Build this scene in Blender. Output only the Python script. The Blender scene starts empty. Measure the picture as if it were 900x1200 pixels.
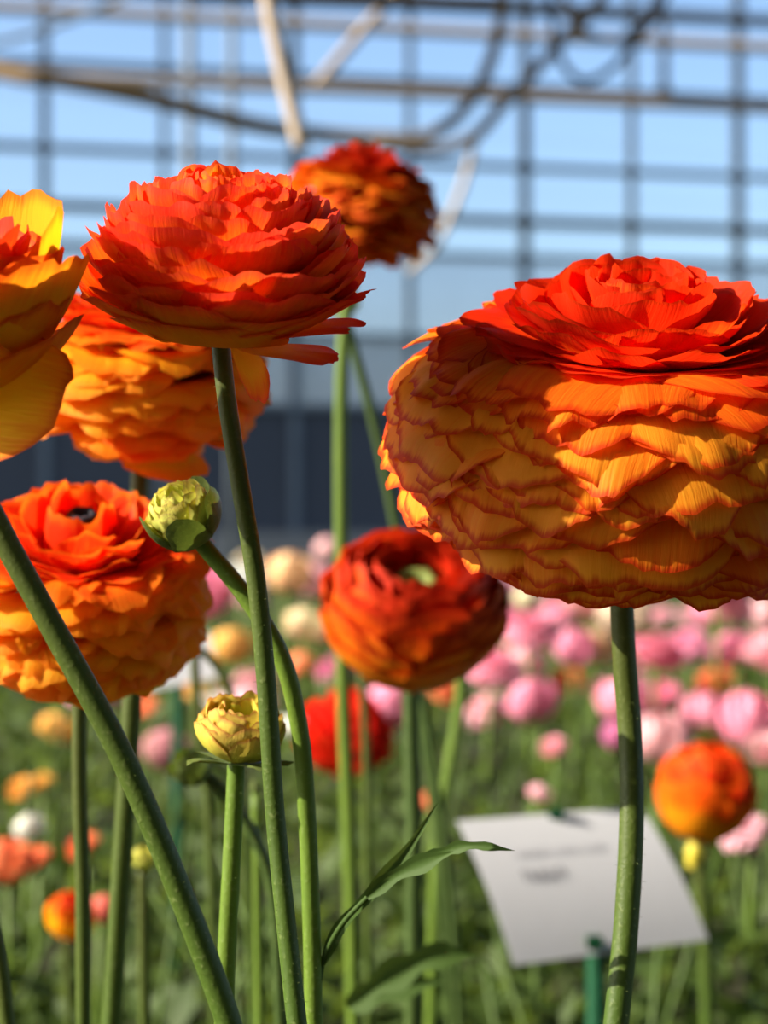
import bpy, math, random
import numpy as np
from mathutils import Vector, Matrix, Quaternion

# ------------------------------------------------------------------ scene, camera, light
scene = bpy.context.scene
COL = scene.collection
FPX, CX, CY, CAMZ = 2200.0, 450.0, 600.0, 0.50

cam_d = bpy.data.cameras.new('camera')
cam = bpy.data.objects.new('camera', cam_d); COL.objects.link(cam)
cam.location = (0, 0, CAMZ); cam.rotation_euler = (math.radians(90), 0, 0)
cam_d.sensor_fit = 'HORIZONTAL'; cam_d.sensor_width = 14.9
cam_d.lens = FPX / 900.0 * 14.9
cam_d.clip_start = 0.01; cam_d.clip_end = 500
cam_d.dof.use_dof = True; cam_d.dof.focus_distance = 0.40; cam_d.dof.aperture_fstop = 7.6
scene.camera = cam

SUN_DIR = Vector((-0.82, -0.16, 0.50)).normalized()      # from the scene towards the sun
world = bpy.data.worlds.new('sky_world'); scene.world = world
world.use_nodes = True
wn = world.node_tree.nodes; wl = world.node_tree.links
wn.clear()
sky = wn.new('ShaderNodeTexSky'); sky.sky_type = 'NISHITA'
sky.sun_disc = False
sky.sun_elevation = math.asin(SUN_DIR.z)
sky.sun_rotation = math.atan2(SUN_DIR.x, SUN_DIR.y)
sky.air_density = 1.0; sky.dust_density = 2.2; sky.ozone_density = 3.5
bg = wn.new('ShaderNodeBackground'); bg.inputs['Strength'].default_value = 0.205
wo = wn.new('ShaderNodeOutputWorld')
wl.new(sky.outputs[0], bg.inputs['Color']); wl.new(bg.outputs[0], wo.inputs['Surface'])

sun_d = bpy.data.lights.new('sun', 'SUN'); sun_d.energy = 8.6; sun_d.angle = math.radians(0.53)
sun_d.color = (1.0, 0.90, 0.74)
sun = bpy.data.objects.new('sun', sun_d); COL.objects.link(sun)
sun.rotation_euler = SUN_DIR.to_track_quat('Z', 'Y').to_euler()
sun.location = (-3, -1, 4)

scene.view_settings.view_transform = 'Standard'
scene.view_settings.look = 'None'
scene.view_settings.gamma = 1.0
scene.view_settings.exposure = 0.45
scene.view_settings.use_curve_mapping = False

# ------------------------------------------------------------------ helpers
def at(px, py, d):
    return Vector(((px - CX) / FPX * d, d, CAMZ - (py - CY) / FPX * d))

def link(name, data, parent=None, mat=None):
    o = bpy.data.objects.new(name, data); COL.objects.link(o)
    if mat is not None and data is not None:
        if not data.materials: data.materials.append(mat)
    if parent is not None: o.parent = parent
    return o

def tag(o, label=None, cat=None, group=None, kind=None):
    if label: o['label'] = label
    if cat: o['category'] = cat
    if group: o['group'] = group
    if kind: o['kind'] = kind
    return o

def empty(name, loc):
    o = bpy.data.objects.new(name, None); COL.objects.link(o)
    o.location = loc; o.empty_display_size = 0.01
    return o

def mesh_from(name, verts, faces, uvs=None, smooth=True):
    me = bpy.data.meshes.new(name)
    me.from_pydata([tuple(v) for v in verts], [], faces)
    if smooth: me.polygons.foreach_set('use_smooth', [True] * len(me.polygons))
    if uvs is not None:
        lay = me.uv_layers.new(name='UVMap')
        idx = np.empty(len(me.loops), dtype=np.int32); me.loops.foreach_get('vertex_index', idx)
        lay.data.foreach_set('uv', np.asarray(uvs, dtype=np.float32)[idx].ravel())
    me.update()
    return me

def catmull(pts, n=8):
    pts = [Vector(p) for p in pts]
    if len(pts) == 2:
        return [pts[0].lerp(pts[1], i / n) for i in range(n + 1)]
    P = [pts[0] * 2 - pts[1]] + pts + [pts[-1] * 2 - pts[-2]]
    out = []
    for i in range(1, len(P) - 2):
        a, b, c, d = P[i - 1], P[i], P[i + 1], P[i + 2]
        for k in range(n):
            t = k / n
            out.append(0.5 * ((2 * b) + (c - a) * t + (2 * a - 5 * b + 4 * c - d) * t * t + (3 * b - a - 3 * c + d) * t ** 3))
    out.append(pts[-1].copy())
    return out

def tube_arrays(path, r0, r1, sides=10, cap=True):
    n = len(path); verts = []; faces = []; uvs = []
    clean = [path[0]]
    for p in path[1:]:
        if (p - clean[-1]).length > 1e-6: clean.append(p)
    path = clean; n = len(path)
    T = (path[1] - path[0]).normalized()
    N = T.orthogonal().normalized()
    L = 0
    for i, p in enumerate(path):
        Tn = (path[min(i + 1, n - 1)] - path[max(i - 1, 0)]).normalized()
        N = (N - Tn * N.dot(Tn)).normalized(); B = Tn.cross(N)
        f = i / (n - 1); r = (r0 + (r1 - r0) * f) if not callable(r0) else r0(f)
        if i: L += (p - path[i - 1]).length
        for k in range(sides):
            a = 2 * math.pi * k / sides
            verts.append(p + (N * math.cos(a) + B * math.sin(a)) * r)
            uvs.append((k / sides, f))
    for i in range(n - 1):
        for k in range(sides):
            k2 = (k + 1) % sides
            faces.append((i * sides + k, i * sides + k2, (i + 1) * sides + k2, (i + 1) * sides + k))
    if cap:
        faces.append(tuple(range(sides - 1, -1, -1)))
        faces.append(tuple((n - 1) * sides + k for k in range(sides)))
    return verts, faces, uvs

def tube(name, path, r0, r1, mat, parent=None, sides=10, origin=Vector((0, 0, 0))):
    v, f, uv = tube_arrays([Vector(p) - origin for p in path], r0, r1, sides)
    return link(name, mesh_from(name, v, f, uv), parent, mat)

def box_mesh(name, lo, hi, bev=0.0):
    x0, y0, z0 = lo; x1, y1, z1 = hi
    v = [(x0, y0, z0), (x1, y0, z0), (x1, y1, z0), (x0, y1, z0), (x0, y0, z1), (x1, y0, z1), (x1, y1, z1), (x0, y1, z1)]
    f = [(0, 3, 2, 1), (4, 5, 6, 7), (0, 1, 5, 4), (1, 2, 6, 5), (2, 3, 7, 6), (3, 0, 4, 7)]
    return mesh_from(name, v, f, smooth=False)

# ------------------------------------------------------------------ materials
class NT:
    """small node-tree builder"""
    def __init__(self, name):
        self.m = bpy.data.materials.new(name); self.m.use_nodes = True
        self.t = self.m.node_tree; self.t.nodes.clear()
        self.out = self.n('ShaderNodeOutputMaterial')
    def n(self, typ, **kw):
        nd = self.t.nodes.new(typ)
        for k, v in kw.items(): setattr(nd, k, v)
        return nd
    def set(self, sock, v):
        if isinstance(v, bpy.types.NodeSocket): self.t.links.new(v, sock)
        elif isinstance(v, (tuple, list)) and len(v) == 3 and sock.type == 'RGBA': sock.default_value = (*v, 1)
        else: sock.default_value = v
    def math(self, op, a, b=None, c=None, clamp=False):
        nd = self.n('ShaderNodeMath', operation=op); nd.use_clamp = clamp
        self.set(nd.inputs[0], a)
        if b is not None: self.set(nd.inputs[1], b)
        if c is not None: self.set(nd.inputs[2], c)
        return nd.outputs[0]
    def sstep(self, x, lo, hi):
        nd = self.n('ShaderNodeMapRange', interpolation_type='SMOOTHSTEP')
        self.set(nd.inputs['Value'], x); self.set(nd.inputs['From Min'], lo); self.set(nd.inputs['From Max'], hi)
        return nd.outputs[0]
    def mix(self, f, a, b, mode='MIX'):
        nd = self.n('ShaderNodeMix', data_type='RGBA', blend_type=mode)
        self.set(nd.inputs[0], f); self.set(nd.inputs[6], a); self.set(nd.inputs[7], b)
        return nd.outputs[2]
    def noise(self, vec, scale, detail=3, rough=0.5):
        nd = self.n('ShaderNodeTexNoise')
        if vec is not None: self.set(nd.inputs['Vector'], vec)
        nd.inputs['Scale'].default_value = scale; nd.inputs['Detail'].default_value = detail
        nd.inputs['Roughness'].default_value = rough
        return nd.outputs['Fac']
    def bump(self, h, strength, dist):
        nd = self.n('ShaderNodeBump'); nd.inputs['Strength'].default_value = strength
        nd.inputs['Distance'].default_value = dist; self.set(nd.inputs['Height'], h)
        return nd.outputs[0]
    def surface(self, color, rough=0.5, transl=0.0, tcol=None, normal=None, spec=0.5, metallic=0.0, sheen=0.0):
        p = self.n('ShaderNodeBsdfPrincipled')
        self.set(p.inputs['Base Color'], color); self.set(p.inputs['Roughness'], rough)
        p.inputs['Specular IOR Level'].default_value = spec; p.inputs['Metallic'].default_value = metallic
        p.inputs['Sheen Weight'].default_value = sheen
        if normal is not None: self.set(p.inputs['Normal'], normal)
        sh = p.outputs[0]
        if transl:
            tr = self.n('ShaderNodeBsdfTranslucent'); self.set(tr.inputs['Color'], tcol if tcol is not None else color)
            if normal is not None: self.set(tr.inputs['Normal'], normal)
            mx = self.n('ShaderNodeMixShader'); mx.inputs[0].default_value = transl
            self.t.links.new(sh, mx.inputs[1]); self.t.links.new(tr.outputs[0], mx.inputs[2]); sh = mx.outputs[0]
        self.t.links.new(sh, self.out.inputs['Surface'])
        return self.m

def petal_material(name, low, high, margin, hot=(0.95, 0.30, 0.02), vgain=0.55, transl=0.42, margin_w=0.05, margin_f=0.8):
    """low = base colour, high = tip colour; object colour red channel shifts every petal towards 'high'"""
    b = NT(name)
    uv = b.n('ShaderNodeUVMap').outputs[0]
    sp = b.n('ShaderNodeSeparateXYZ'); b.set(sp.inputs[0], uv)
    u, v = sp.outputs[0], sp.outputs[1]
    oi = b.n('ShaderNodeObjectInfo')
    sc = b.n('ShaderNodeSeparateColor'); b.set(sc.inputs[0], oi.outputs['Color'])
    red, lum = sc.outputs[0], sc.outputs[1]
    # streaks along the petal
    cmb = b.n('ShaderNodeCombineXYZ')
    b.set(cmb.inputs[0], b.math('MULTIPLY', u, 34.0)); b.set(cmb.inputs[1], b.math('MULTIPLY', v, 2.2))
    b.set(cmb.inputs[2], b.math('MULTIPLY', oi.outputs['Random'], 57.0))
    streak = b.noise(cmb.outputs[0], 1.0, 4, 0.65)
    cm2 = b.n('ShaderNodeCombineXYZ')
    b.set(cm2.inputs[0], b.math('MULTIPLY', u, 2.5)); b.set(cm2.inputs[1], b.math('MULTIPLY', v, 2.0))
    b.set(cm2.inputs[2], b.math('MULTIPLY', oi.outputs['Random'], 31.0))
    blot = b.noise(cm2.outputs[0], 1.0, 2, 0.5)
    k = b.math('ADD', b.math('MULTIPLY', b.math('SUBTRACT', v, 0.86), vgain * 2.0), red)
    k = b.math('ADD', k, b.math('MULTIPLY', b.math('SUBTRACT', streak, 0.5), 0.55))
    k = b.math('ADD', k, b.math('MULTIPLY', b.math('SUBTRACT', blot, 0.5), 0.45))
    r = b.n('ShaderNodeValToRGB'); b.set(r.inputs[0], k)
    e = r.color_ramp.elements
    e[0].position = 0.12; e[0].color = (*low, 1)
    e[1].position = 0.88; e[1].color = (*high, 1)
    m = e.new(0.48); m.color = (*hot, 1)
    au = b.math('ABSOLUTE', b.math('SUBTRACT', b.math('MULTIPLY', u, 2.0), 1.0))
    mv = b.sstep(b.math('ADD', v, b.math('MULTIPLY', b.math('SUBTRACT', streak, 0.5), 0.06)), 1.0 - margin_w * 1.5, 1.0 - margin_w * 0.15)
    mu = b.sstep(au, 1.0 - margin_w * 0.8, 1.0)
    mg = b.math('MULTIPLY', b.math('MAXIMUM', mv, mu), margin_f)
    col = b.mix(mg, r.outputs[0], margin)
    nrm = b.bump(streak, 0.5, 0.0006)
    return b.surface(col, 0.55, transl, col, nrm, spec=0.12)

def simple_color_petal(name, transl=0.35):
    """far blooms: colour comes from the object colour, paler towards the petal base"""
    b = NT(name)
    uv = b.n('ShaderNodeUVMap').outputs[0]
    sp = b.n('ShaderNodeSeparateXYZ'); b.set(sp.inputs[0], uv)
    oi = b.n('ShaderNodeObjectInfo')
    nz = b.noise(b.n('ShaderNodeTexCoord').outputs['Object'], 60.0, 2)
    col = b.mix(b.math('MULTIPLY', nz, 0.30), oi.outputs['Color'], (1.0, 0.9, 0.8))
    return b.surface(col, 0.55, transl, col, spec=0.25)

def stem_material(name, c1, c2, ctop=None):
    b = NT(name)
    uv = b.n('ShaderNodeUVMap').outputs[0]
    sp = b.n('ShaderNodeSeparateXYZ'); b.set(sp.inputs[0], uv)
    tc = b.n('ShaderNodeTexCoord').outputs['Object']
    n1 = b.noise(tc, 900.0, 3); n2 = b.noise(tc, 60.0, 2)
    col = b.mix(n2, c1, c2)
    col = b.mix(b.math('MULTIPLY', b.sstep(n1, 0.55, 0.75), 0.35), col, (0.28, 0.34, 0.12))
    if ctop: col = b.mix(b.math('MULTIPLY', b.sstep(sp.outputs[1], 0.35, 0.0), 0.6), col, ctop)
    return b.surface(col, 0.5, 0.12, (0.30, 0.42, 0.05), b.bump(n1, 0.35, 0.0004), spec=0.3)

M = {}
YEL, RED, ORA = (0.98, 0.44, 0.035), (0.78, 0.035, 0.006), (0.93, 0.20, 0.010)
M['pompom'] = petal_material('petal_yellow_red_edge', (0.98, 0.40, 0.022), (0.86, 0.038, 0.005), (0.62, 0.040, 0.004), hot=(0.96, 0.20, 0.008), vgain=0.30, margin_w=0.030, margin_f=0.9, transl=0.5)
M['coral'] = petal_material('petal_coral_red', (0.98, 0.38, 0.012), (0.90, 0.060, 0.018), (0.86, 0.055, 0.030), hot=(0.96, 0.18, 0.010), vgain=0.75, margin_f=0.5, transl=0.48)
M['amber'] = petal_material('petal_amber_yellow', (0.98, 0.50, 0.01), (0.75, 0.04, 0.005), (0.55, 0.03, 0.005), hot=(0.92, 0.25, 0.008), vgain=0.6, transl=0.5, margin_f=0.5)
M['flame'] = petal_material('petal_flame_orange', (1.0, 0.44, 0.012), (0.88, 0.050, 0.006), (0.95, 0.28, 0.012), hot=(0.98, 0.22, 0.008), vgain=0.5, margin_f=0.5, transl=0.5)
M['rust'] = petal_material('petal_rust_red', (0.90, 0.26, 0.010), (0.56, 0.022, 0.004), (0.50, 0.03, 0.006), hot=(0.78, 0.11, 0.006), vgain=0.45, transl=0.3)
M['scarlet'] = petal_material('petal_scarlet', (0.90, 0.12, 0.02), (0.80, 0.012, 0.008), (0.80, 0.02, 0.01), hot=(0.88, 0.05, 0.012), vgain=0.5)
M['lime'] = petal_material('petal_lime_yellow', (0.62, 0.66, 0.12), (0.80, 0.62, 0.10), (0.55, 0.45, 0.12), hot=(0.72, 0.72, 0.16), vgain=0.5, transl=0.25)
M['mustard'] = petal_material('petal_mustard', (0.62, 0.58, 0.07), (0.74, 0.46, 0.10), (0.55, 0.22, 0.06), hot=(0.74, 0.56, 0.09), vgain=0.5, transl=0.25)
M['far'] = simple_color_petal('petal_far_bloom')
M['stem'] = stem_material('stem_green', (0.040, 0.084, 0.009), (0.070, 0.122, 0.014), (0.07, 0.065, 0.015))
M['stem_bright'] = stem_material('stem_bright_green', (0.085, 0.155, 0.015), (0.135, 0.215, 0.024))
M['stem_dark'] = stem_material('stem_dark_green', (0.030, 0.060, 0.012), (0.055, 0.095, 0.018))
M['sepal'] = stem_material('sepal_green', (0.075, 0.105, 0.025), (0.13, 0.17, 0.045))
M['sepal_dark'] = stem_material('sepal_dark_green', (0.045, 0.065, 0.016), (0.085, 0.12, 0.03))
M['sepal_yellow'] = stem_material('sepal_yellow', (0.75, 0.55, 0.04), (0.55, 0.50, 0.06))
M['heart'] = stem_material('flower_heart_green', (0.10, 0.14, 0.03), (0.30, 0.34, 0.09))
def leaf_mat(name, a, c, tr=0.3, sp=0.25):
    b = NT(name)
    tc = b.n('ShaderNodeTexCoord').outputs['Object']
    col = b.mix(b.noise(tc, 14.0, 3), a, c)
    return b.surface(col, 0.6, tr, b.mix(0.5, col, (0.30, 0.42, 0.05)), spec=sp)
M['leaf'] = leaf_mat('leaf_green', (0.030, 0.065, 0.014), (0.07, 0.12, 0.025), 0.2, 0.15)
M['foliage'] = leaf_mat('foliage_green', (0.022, 0.050, 0.009), (0.078, 0.120, 0.022))
def plain(name, c, rough=0.6, c2=None, scale=8.0, metallic=0.0, bump=0.0):
    b = NT(name)
    tc = b.n('ShaderNodeTexCoord').outputs['Object']
    nz = b.noise(tc, scale, 4)
    col = b.mix(nz, c, c2 if c2 else tuple(x * 0.75 for x in c))
    return b.surface(col, rough, normal=b.bump(nz, bump, 0.01) if bump else None, metallic=metallic, spec=0.15)
M['steel'] = plain('galvanised_steel', (0.17, 0.205, 0.24), 0.6, (0.125, 0.15, 0.175))
M['brown_steel'] = plain('weathered_steel', (0.06, 0.048, 0.036), 0.8, (0.045, 0.038, 0.030))
M['beige'] = plain('beige_pipe', (0.42, 0.33, 0.25), 0.6, (0.30, 0.24, 0.185), 3.0)
M['tan'] = plain('tan_pipe', (0.34, 0.23, 0.12), 0.6, (0.20, 0.15, 0.10), 2.0)
M['hose'] = plain('grey_hose', (0.16, 0.13, 0.10), 0.6, (0.11, 0.092, 0.075))
M['cable'] = plain('dark_cable', (0.03, 0.034, 0.045), 0.6)
M['rope'] = plain('pale_cord', (0.55, 0.46, 0.38), 0.8, (0.45, 0.37, 0.30), 40.0)
M['panel'] = plain('dark_wall_panel', (0.075, 0.085, 0.105), 0.6, (0.060, 0.068, 0.085), 1.5)
M['concrete'] = plain('pale_concrete', (0.30, 0.29, 0.27), 0.8, (0.22, 0.22, 0.21), 3.0, bump=0.2)
M['soil'] = plain('soil', (0.055, 0.042, 0.028), 0.95, (0.035, 0.05, 0.02), 18.0, bump=0.6)
M['outside'] = plain('outside_ground', (0.16, 0.17, 0.12), 0.95, (0.12, 0.14, 0.09), 0.6)
M['paper'] = None
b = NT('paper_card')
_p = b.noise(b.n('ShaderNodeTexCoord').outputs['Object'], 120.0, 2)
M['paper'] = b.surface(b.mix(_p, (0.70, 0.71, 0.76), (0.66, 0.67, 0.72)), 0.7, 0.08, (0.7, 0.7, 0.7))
M['ink'] = plain('grey_ink', (0.10, 0.10, 0.14), 0.7)
M['green_plastic'] = plain('green_plastic', (0.004, 0.060, 0.024), 0.7, (0.003, 0.048, 0.018))
def glass(name, haze, tint):
    b = NT(name)
    tr = b.n('ShaderNodeBsdfTransparent'); tr.inputs[0].default_value = (*tint, 1)
    gl = b.n('ShaderNodeBsdfGlossy'); gl.inputs['Roughness'].default_value = 0.05
    lw = b.n('ShaderNodeFresnel'); lw.inputs[0].default_value = 1.45
    mx = b.n('ShaderNodeMixShader'); b.t.links.new(lw.outputs[0], mx.inputs[0])
    b.t.links.new(tr.outputs[0], mx.inputs[1]); b.t.links.new(gl.outputs[0], mx.inputs[2])
    sh = mx.outputs[0]
    if haze:
        df = b.n('ShaderNodeBsdfDiffuse'); df.inputs[0].default_value = (0.46, 0.49, 0.53, 1)
        tl = b.n('ShaderNodeBsdfTranslucent'); tl.inputs[0].default_value = (0.46, 0.49, 0.53, 1)
        ad = b.n('ShaderNodeMixShader'); ad.inputs[0].default_value = 0.5
        b.t.links.new(df.outputs[0], ad.inputs[1]); b.t.links.new(tl.outputs[0], ad.inputs[2])
        m2 = b.n('ShaderNodeMixShader')
        nz = b.noise(b.n('ShaderNodeTexCoord').outputs['Object'], 1.3, 3)
        b.set(m2.inputs[0], b.math('MULTIPLY_ADD', nz, 0.25, haze - 0.12))
        b.t.links.new(sh, m2.inputs[1]); b.t.links.new(ad.outputs[0], m2.inputs[2]); sh = m2.outputs[0]
    b.t.links.new(sh, b.out.inputs['Surface'])
    return b.m
M['glass'] = glass('clear_glass', 0.0, (0.97, 0.985, 1.0))
M['misted'] = glass('misted_glass', 0.22, (0.95, 0.97, 1.0))
M['fogged'] = glass('fogged_glass', 0.55, (0.9, 0.92, 0.95))

# ------------------------------------------------------------------ setting: ground and the greenhouse end wall
def grid_plane(name, x0, x1, y0, y1, z, mat, n=2):
    v = [(x0, y0, z), (x1, y0, z), (x1, y1, z), (x0, y1, z)]
    return tag(link(name, mesh_from(name, v, [(0, 1, 2, 3)], smooth=False), None, mat), kind='structure')
fl = grid_plane('floor', -9, 9, -3, 18, 0.0, M['soil']); fl['label'] = 'dark soil of the flower beds inside the greenhouse'
og = grid_plane('ground', -150, 150, -150, 300, -0.02, M['outside']); og['label'] = 'open ground outside the greenhouse'

WALL_D = 13.0
yaw = math.atan2(2200, 9800)
wall = empty('wall_back', (0, WALL_D, 0)); wall.rotation_euler = (0, 0, yaw)
tag(wall, 'glazed greenhouse end wall with grey glazing bars', kind='structure')
def wz(y): return CAMZ - (y - CY) / FPX * WALL_D         # height of a level line seen at x=450
def wx(x):                                               # place along the wall seen at pixel column x
    t = (x - CX) / FPX
    return t * WALL_D / (math.cos(yaw) - t * math.sin(yaw))
# columns of glazing bars: measured where the photograph shows them, then continued evenly to both sides
cols = [wx(x) for x in (52, 192, 345, 480, 615, 740, 865)]
step = cols[-1] - cols[-2]
cols = [cols[0] - step * k for k in range(4, 0, -1)] + cols + [cols[-1] + step * k for k in range(1, 5)]
rows = [wz(y) for y in (-200, -100, -5, 95, 190, 298, 395, 478)]
rows = sorted(rows)
bar_me = None
def wbox(name, x0, x1, z0, z1, y0, y1, mat):
    o = link(name, box_mesh(name, (x0, y0, z0), (x1, y1, z1)), wall, mat); return o
z_top = rows[-1]
for i, x in enumerate(cols):
    w = 0.022 if i % 2 else 0.032
    wbox('glazing_bar', x - w, x + w, 0.0, z_top, -0.03, 0.04, M['steel'])
for z in rows:
    wbox('glazing_rail', cols[0], cols[-1], z - 0.022, z + 0.022, -0.045, 0.03, M['steel'])
zb = wz(258)
wbox('purlin', cols[0], cols[-1], zb - 0.028, zb + 0.028, -0.16, -0.08, M['brown_steel'])
for i in range(len(cols) - 1):
    for j in range(len(rows) - 1):
        fog = 2 if rows[j + 1] < wz(390) else 1 if rows[j + 1] < wz(290) else 0
        p = wbox('pane', cols[i] + 0.03, cols[i + 1] - 0.03, rows[j] + 0.02, rows[j + 1] - 0.02, 0.0, 0.004, (M['glass'], M['misted'], M['fogged'])[fog])
    p = wbox('panel', cols[i] + 0.03, cols[i + 1] - 0.03, 0.34, rows[0] - 0.02, -0.01, 0.03, M['panel'])
wbox('plinth', cols[0], cols[-1], 0.0, 0.36, -0.10, 0.10, M['concrete'])

# added slabs, out of view overhead and behind the viewer, to block sky light
def slab(name, lo, hi, mat, label):
    o = tag(link(name, box_mesh(name, lo, hi), None, mat), kind='structure'); o['label'] = label; return o
M['blocker'] = plain('light_blocker', (0.30, 0.28, 0.25), 0.8, (0.25, 0.24, 0.22), 2.0)
slab('added_overhead_blocker', (-4.2, -4.0, 4.30), (9.0, 6.0, 4.33), M['blocker'], 'grey slab added out of view overhead to block sky light')
slab('added_rear_blocker', (-6.0, -4.1, 0.0), (9.0, -4.0, 4.3), M['blocker'], 'grey slab added behind the viewer to block sky light')
# low buildings / pale shed beyond the wall are not told apart in the photo: only the hazy glass shows

# overhead steelwork, pipes and hoses (nearer than the wall, hanging under the roof)
def pipe(name, pts, r, mat, label, cat, group=None, sides=10, n=8):
    path = catmull([at(*p) for p in pts], n)
    base = path[0].copy()
    v, f, uv = tube_arrays([p - base for p in path], r, r, sides)
    o = link(name, mesh_from(name, v, f, uv), None, mat); o.location = base
    return tag(o, label, cat, group)
def pxr(wpx, d): return wpx / FPX * d / 2
D1 = 9.0
pipe('truss_chord', [(215, -6, 7.5), (400, 0, 7.6), (590, 6, 7.7)], pxr(20, 7.5), M['brown_steel'], 'short thick brown beam end at the top above the tall cord', 'beam')
pipe('roof_beam', [(-500, -40, D1), (450, 6, D1 + .9), (1400, 50, D1 + 1.9)], pxr(12, D1), M['brown_steel'], 'dark brown round steel beam along the very top of the picture', 'beam')
pipe('heating_pipe', [(-500, -20, 11), (450, 33, 11.6), (1400, 80, 12.2)], pxr(15, 11), M['beige'], 'pale beige pipe just under the topmost dark beam', 'pipe')
pipe('heating_pipe', [(-400, 68, 8), (200, 97, 8.4), (450, 107, 8.6), (875, 126, 9), (1300, 146, 9.3)], pxr(14, 8.4), M['beige'], 'long beige pipe crossing the glass above the orange flowers', 'pipe')
pipe('support_tube', [(-300, 10, 5.2), (0, 84, 5), (60, 92, 5), (180, 116, 5.1), (300, 147, 5.3), (400, 160, 5.75), (470, 163, 5.9)], pxr(21, 5), M['tan'], 'thick tan tube bending down from the upper left to the hose bend', 'tube')
pipe('irrigation_hose', [(592, -60, 5.6), (588, 15, 5.6), (575, 70, 5.6), (550, 120, 5.6), (515, 152, 5.6), (470, 164, 5.6), (380, 158, 5.6), (330, 150, 5.5)], pxr(15, 5.6), M['hose'], 'grey brown hose hanging in a bend beside the top of the right flower', 'hose')
pipe('irrigation_hose', [(720, -60, 5.4), (700, 5, 5.4), (660, 45, 5.4), (625, 85, 5.4), (590, 122, 5.4), (555, 160, 5.4), (510, 175, 5.4), (440, 168, 5.4)], pxr(14, 5.4), M['hose'], 'grey brown hose slanting from the dark cable loop down to the bend', 'hose')
pipe('wire', [(556, 165, 5.4), (545, 210, 5.4), (525, 260, 5.4), (508, 292, 5.4), (480, 318, 5.4)], pxr(9, 5.4), M['rope'], 'thin pale wire dropping from the hose bend behind the top flower', 'wire')
pipe('cable', [(640, -40, 4.6), (648, 30, 4.6), (660, 75, 4.6), (684, 95, 4.6), (715, 82, 4.6), (748, 45, 4.6), (775, 8, 4.6), (790, -40, 4.6)], pxr(9, 4.6), M['cable'], 'dark cable hanging in a U shaped loop from the top beam', 'cable')
pipe('cable', [(655, -40, 4.8), (668, 20, 4.8), (690, 40, 4.8), (725, 46, 4.8), (760, 22, 4.8), (772, -40, 4.8)], pxr(10, 4.6), M['hose'], 'shorter thick cable curled inside the hanging cable loop', 'cable')
pipe('cord', [(306, -60, 2.2), (318, 20, 2.2), (332, 85, 2.2), (354, 174, 2.2)], pxr(19, 2.2), M['rope'], 'pale taut cord running down from above to the top rear flower', 'cord')
pipe('brace_rod', [(-60, 60, 9), (20, 44, 9), (110, 12, 9), (200, -30, 9)], pxr(8, 9), M['steel'], 'thin slanting steel brace in the upper left corner', 'rod')
pipe('brace_rod', [(365, 108, 9.2), (400, 65, 9.2), (450, 8, 9.2), (490, -40, 9.2)], pxr(13, 9.2), M['beige'], 'pale slanting brace rising to the top beam beside the cord', 'rod')
def post(px, d, w, label, y0=-90, y1=480, mat='steel'):
    a, c = at(px, y0, d), at(px, y1, d); c.z = max(c.z, 0)
    c = Vector((a.x, d, 0.0))
    o = tube('frame_post', [c, a], w / FPX * d / 2, w / FPX * d / 2, M[mat], None, 8, origin=c); o.location = c
    tag(o, label, 'post')
post(222, 12.2, 13, 'grey steel post just right of the paired glazing bars behind left flowers')
post(272, 12.0, 11, 'second slim grey post behind the red flower at upper left')
# hanging brackets: short dark droppers with a small foot
def dropper(px, py0, py1, d, w, label):
    root = empty('hanger', at(px, py1, d)); tag(root, label, 'hanger', 'droppers under the roof beams')
    a, c = at(px, py0, d), at(px, py1, d)
    tube('rod', [a, c], w / FPX * d / 2, w / FPX * d / 2, M['cable'], root, 8, origin=c)
    k = 9 / FPX * d
    v, f, uv = tube_arrays([Vector((0, 0, 3 * k * .6)), Vector((0, 0, k * .8)), Vector((0, 0, 0))], lambda q: k * (0.35 + 0.75 * q), 0, 10)
    link('foot', mesh_from('foot', v, f, uv), root, M['cable'])
dropper(778, 20, 108, 8.9, 10, 'dark dropper rod hanging onto the beige pipe at upper right')
dropper(615, 110, 200, 8.75, 9, 'dark dropper rod below the beige pipe ending at the thin rail')

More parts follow.
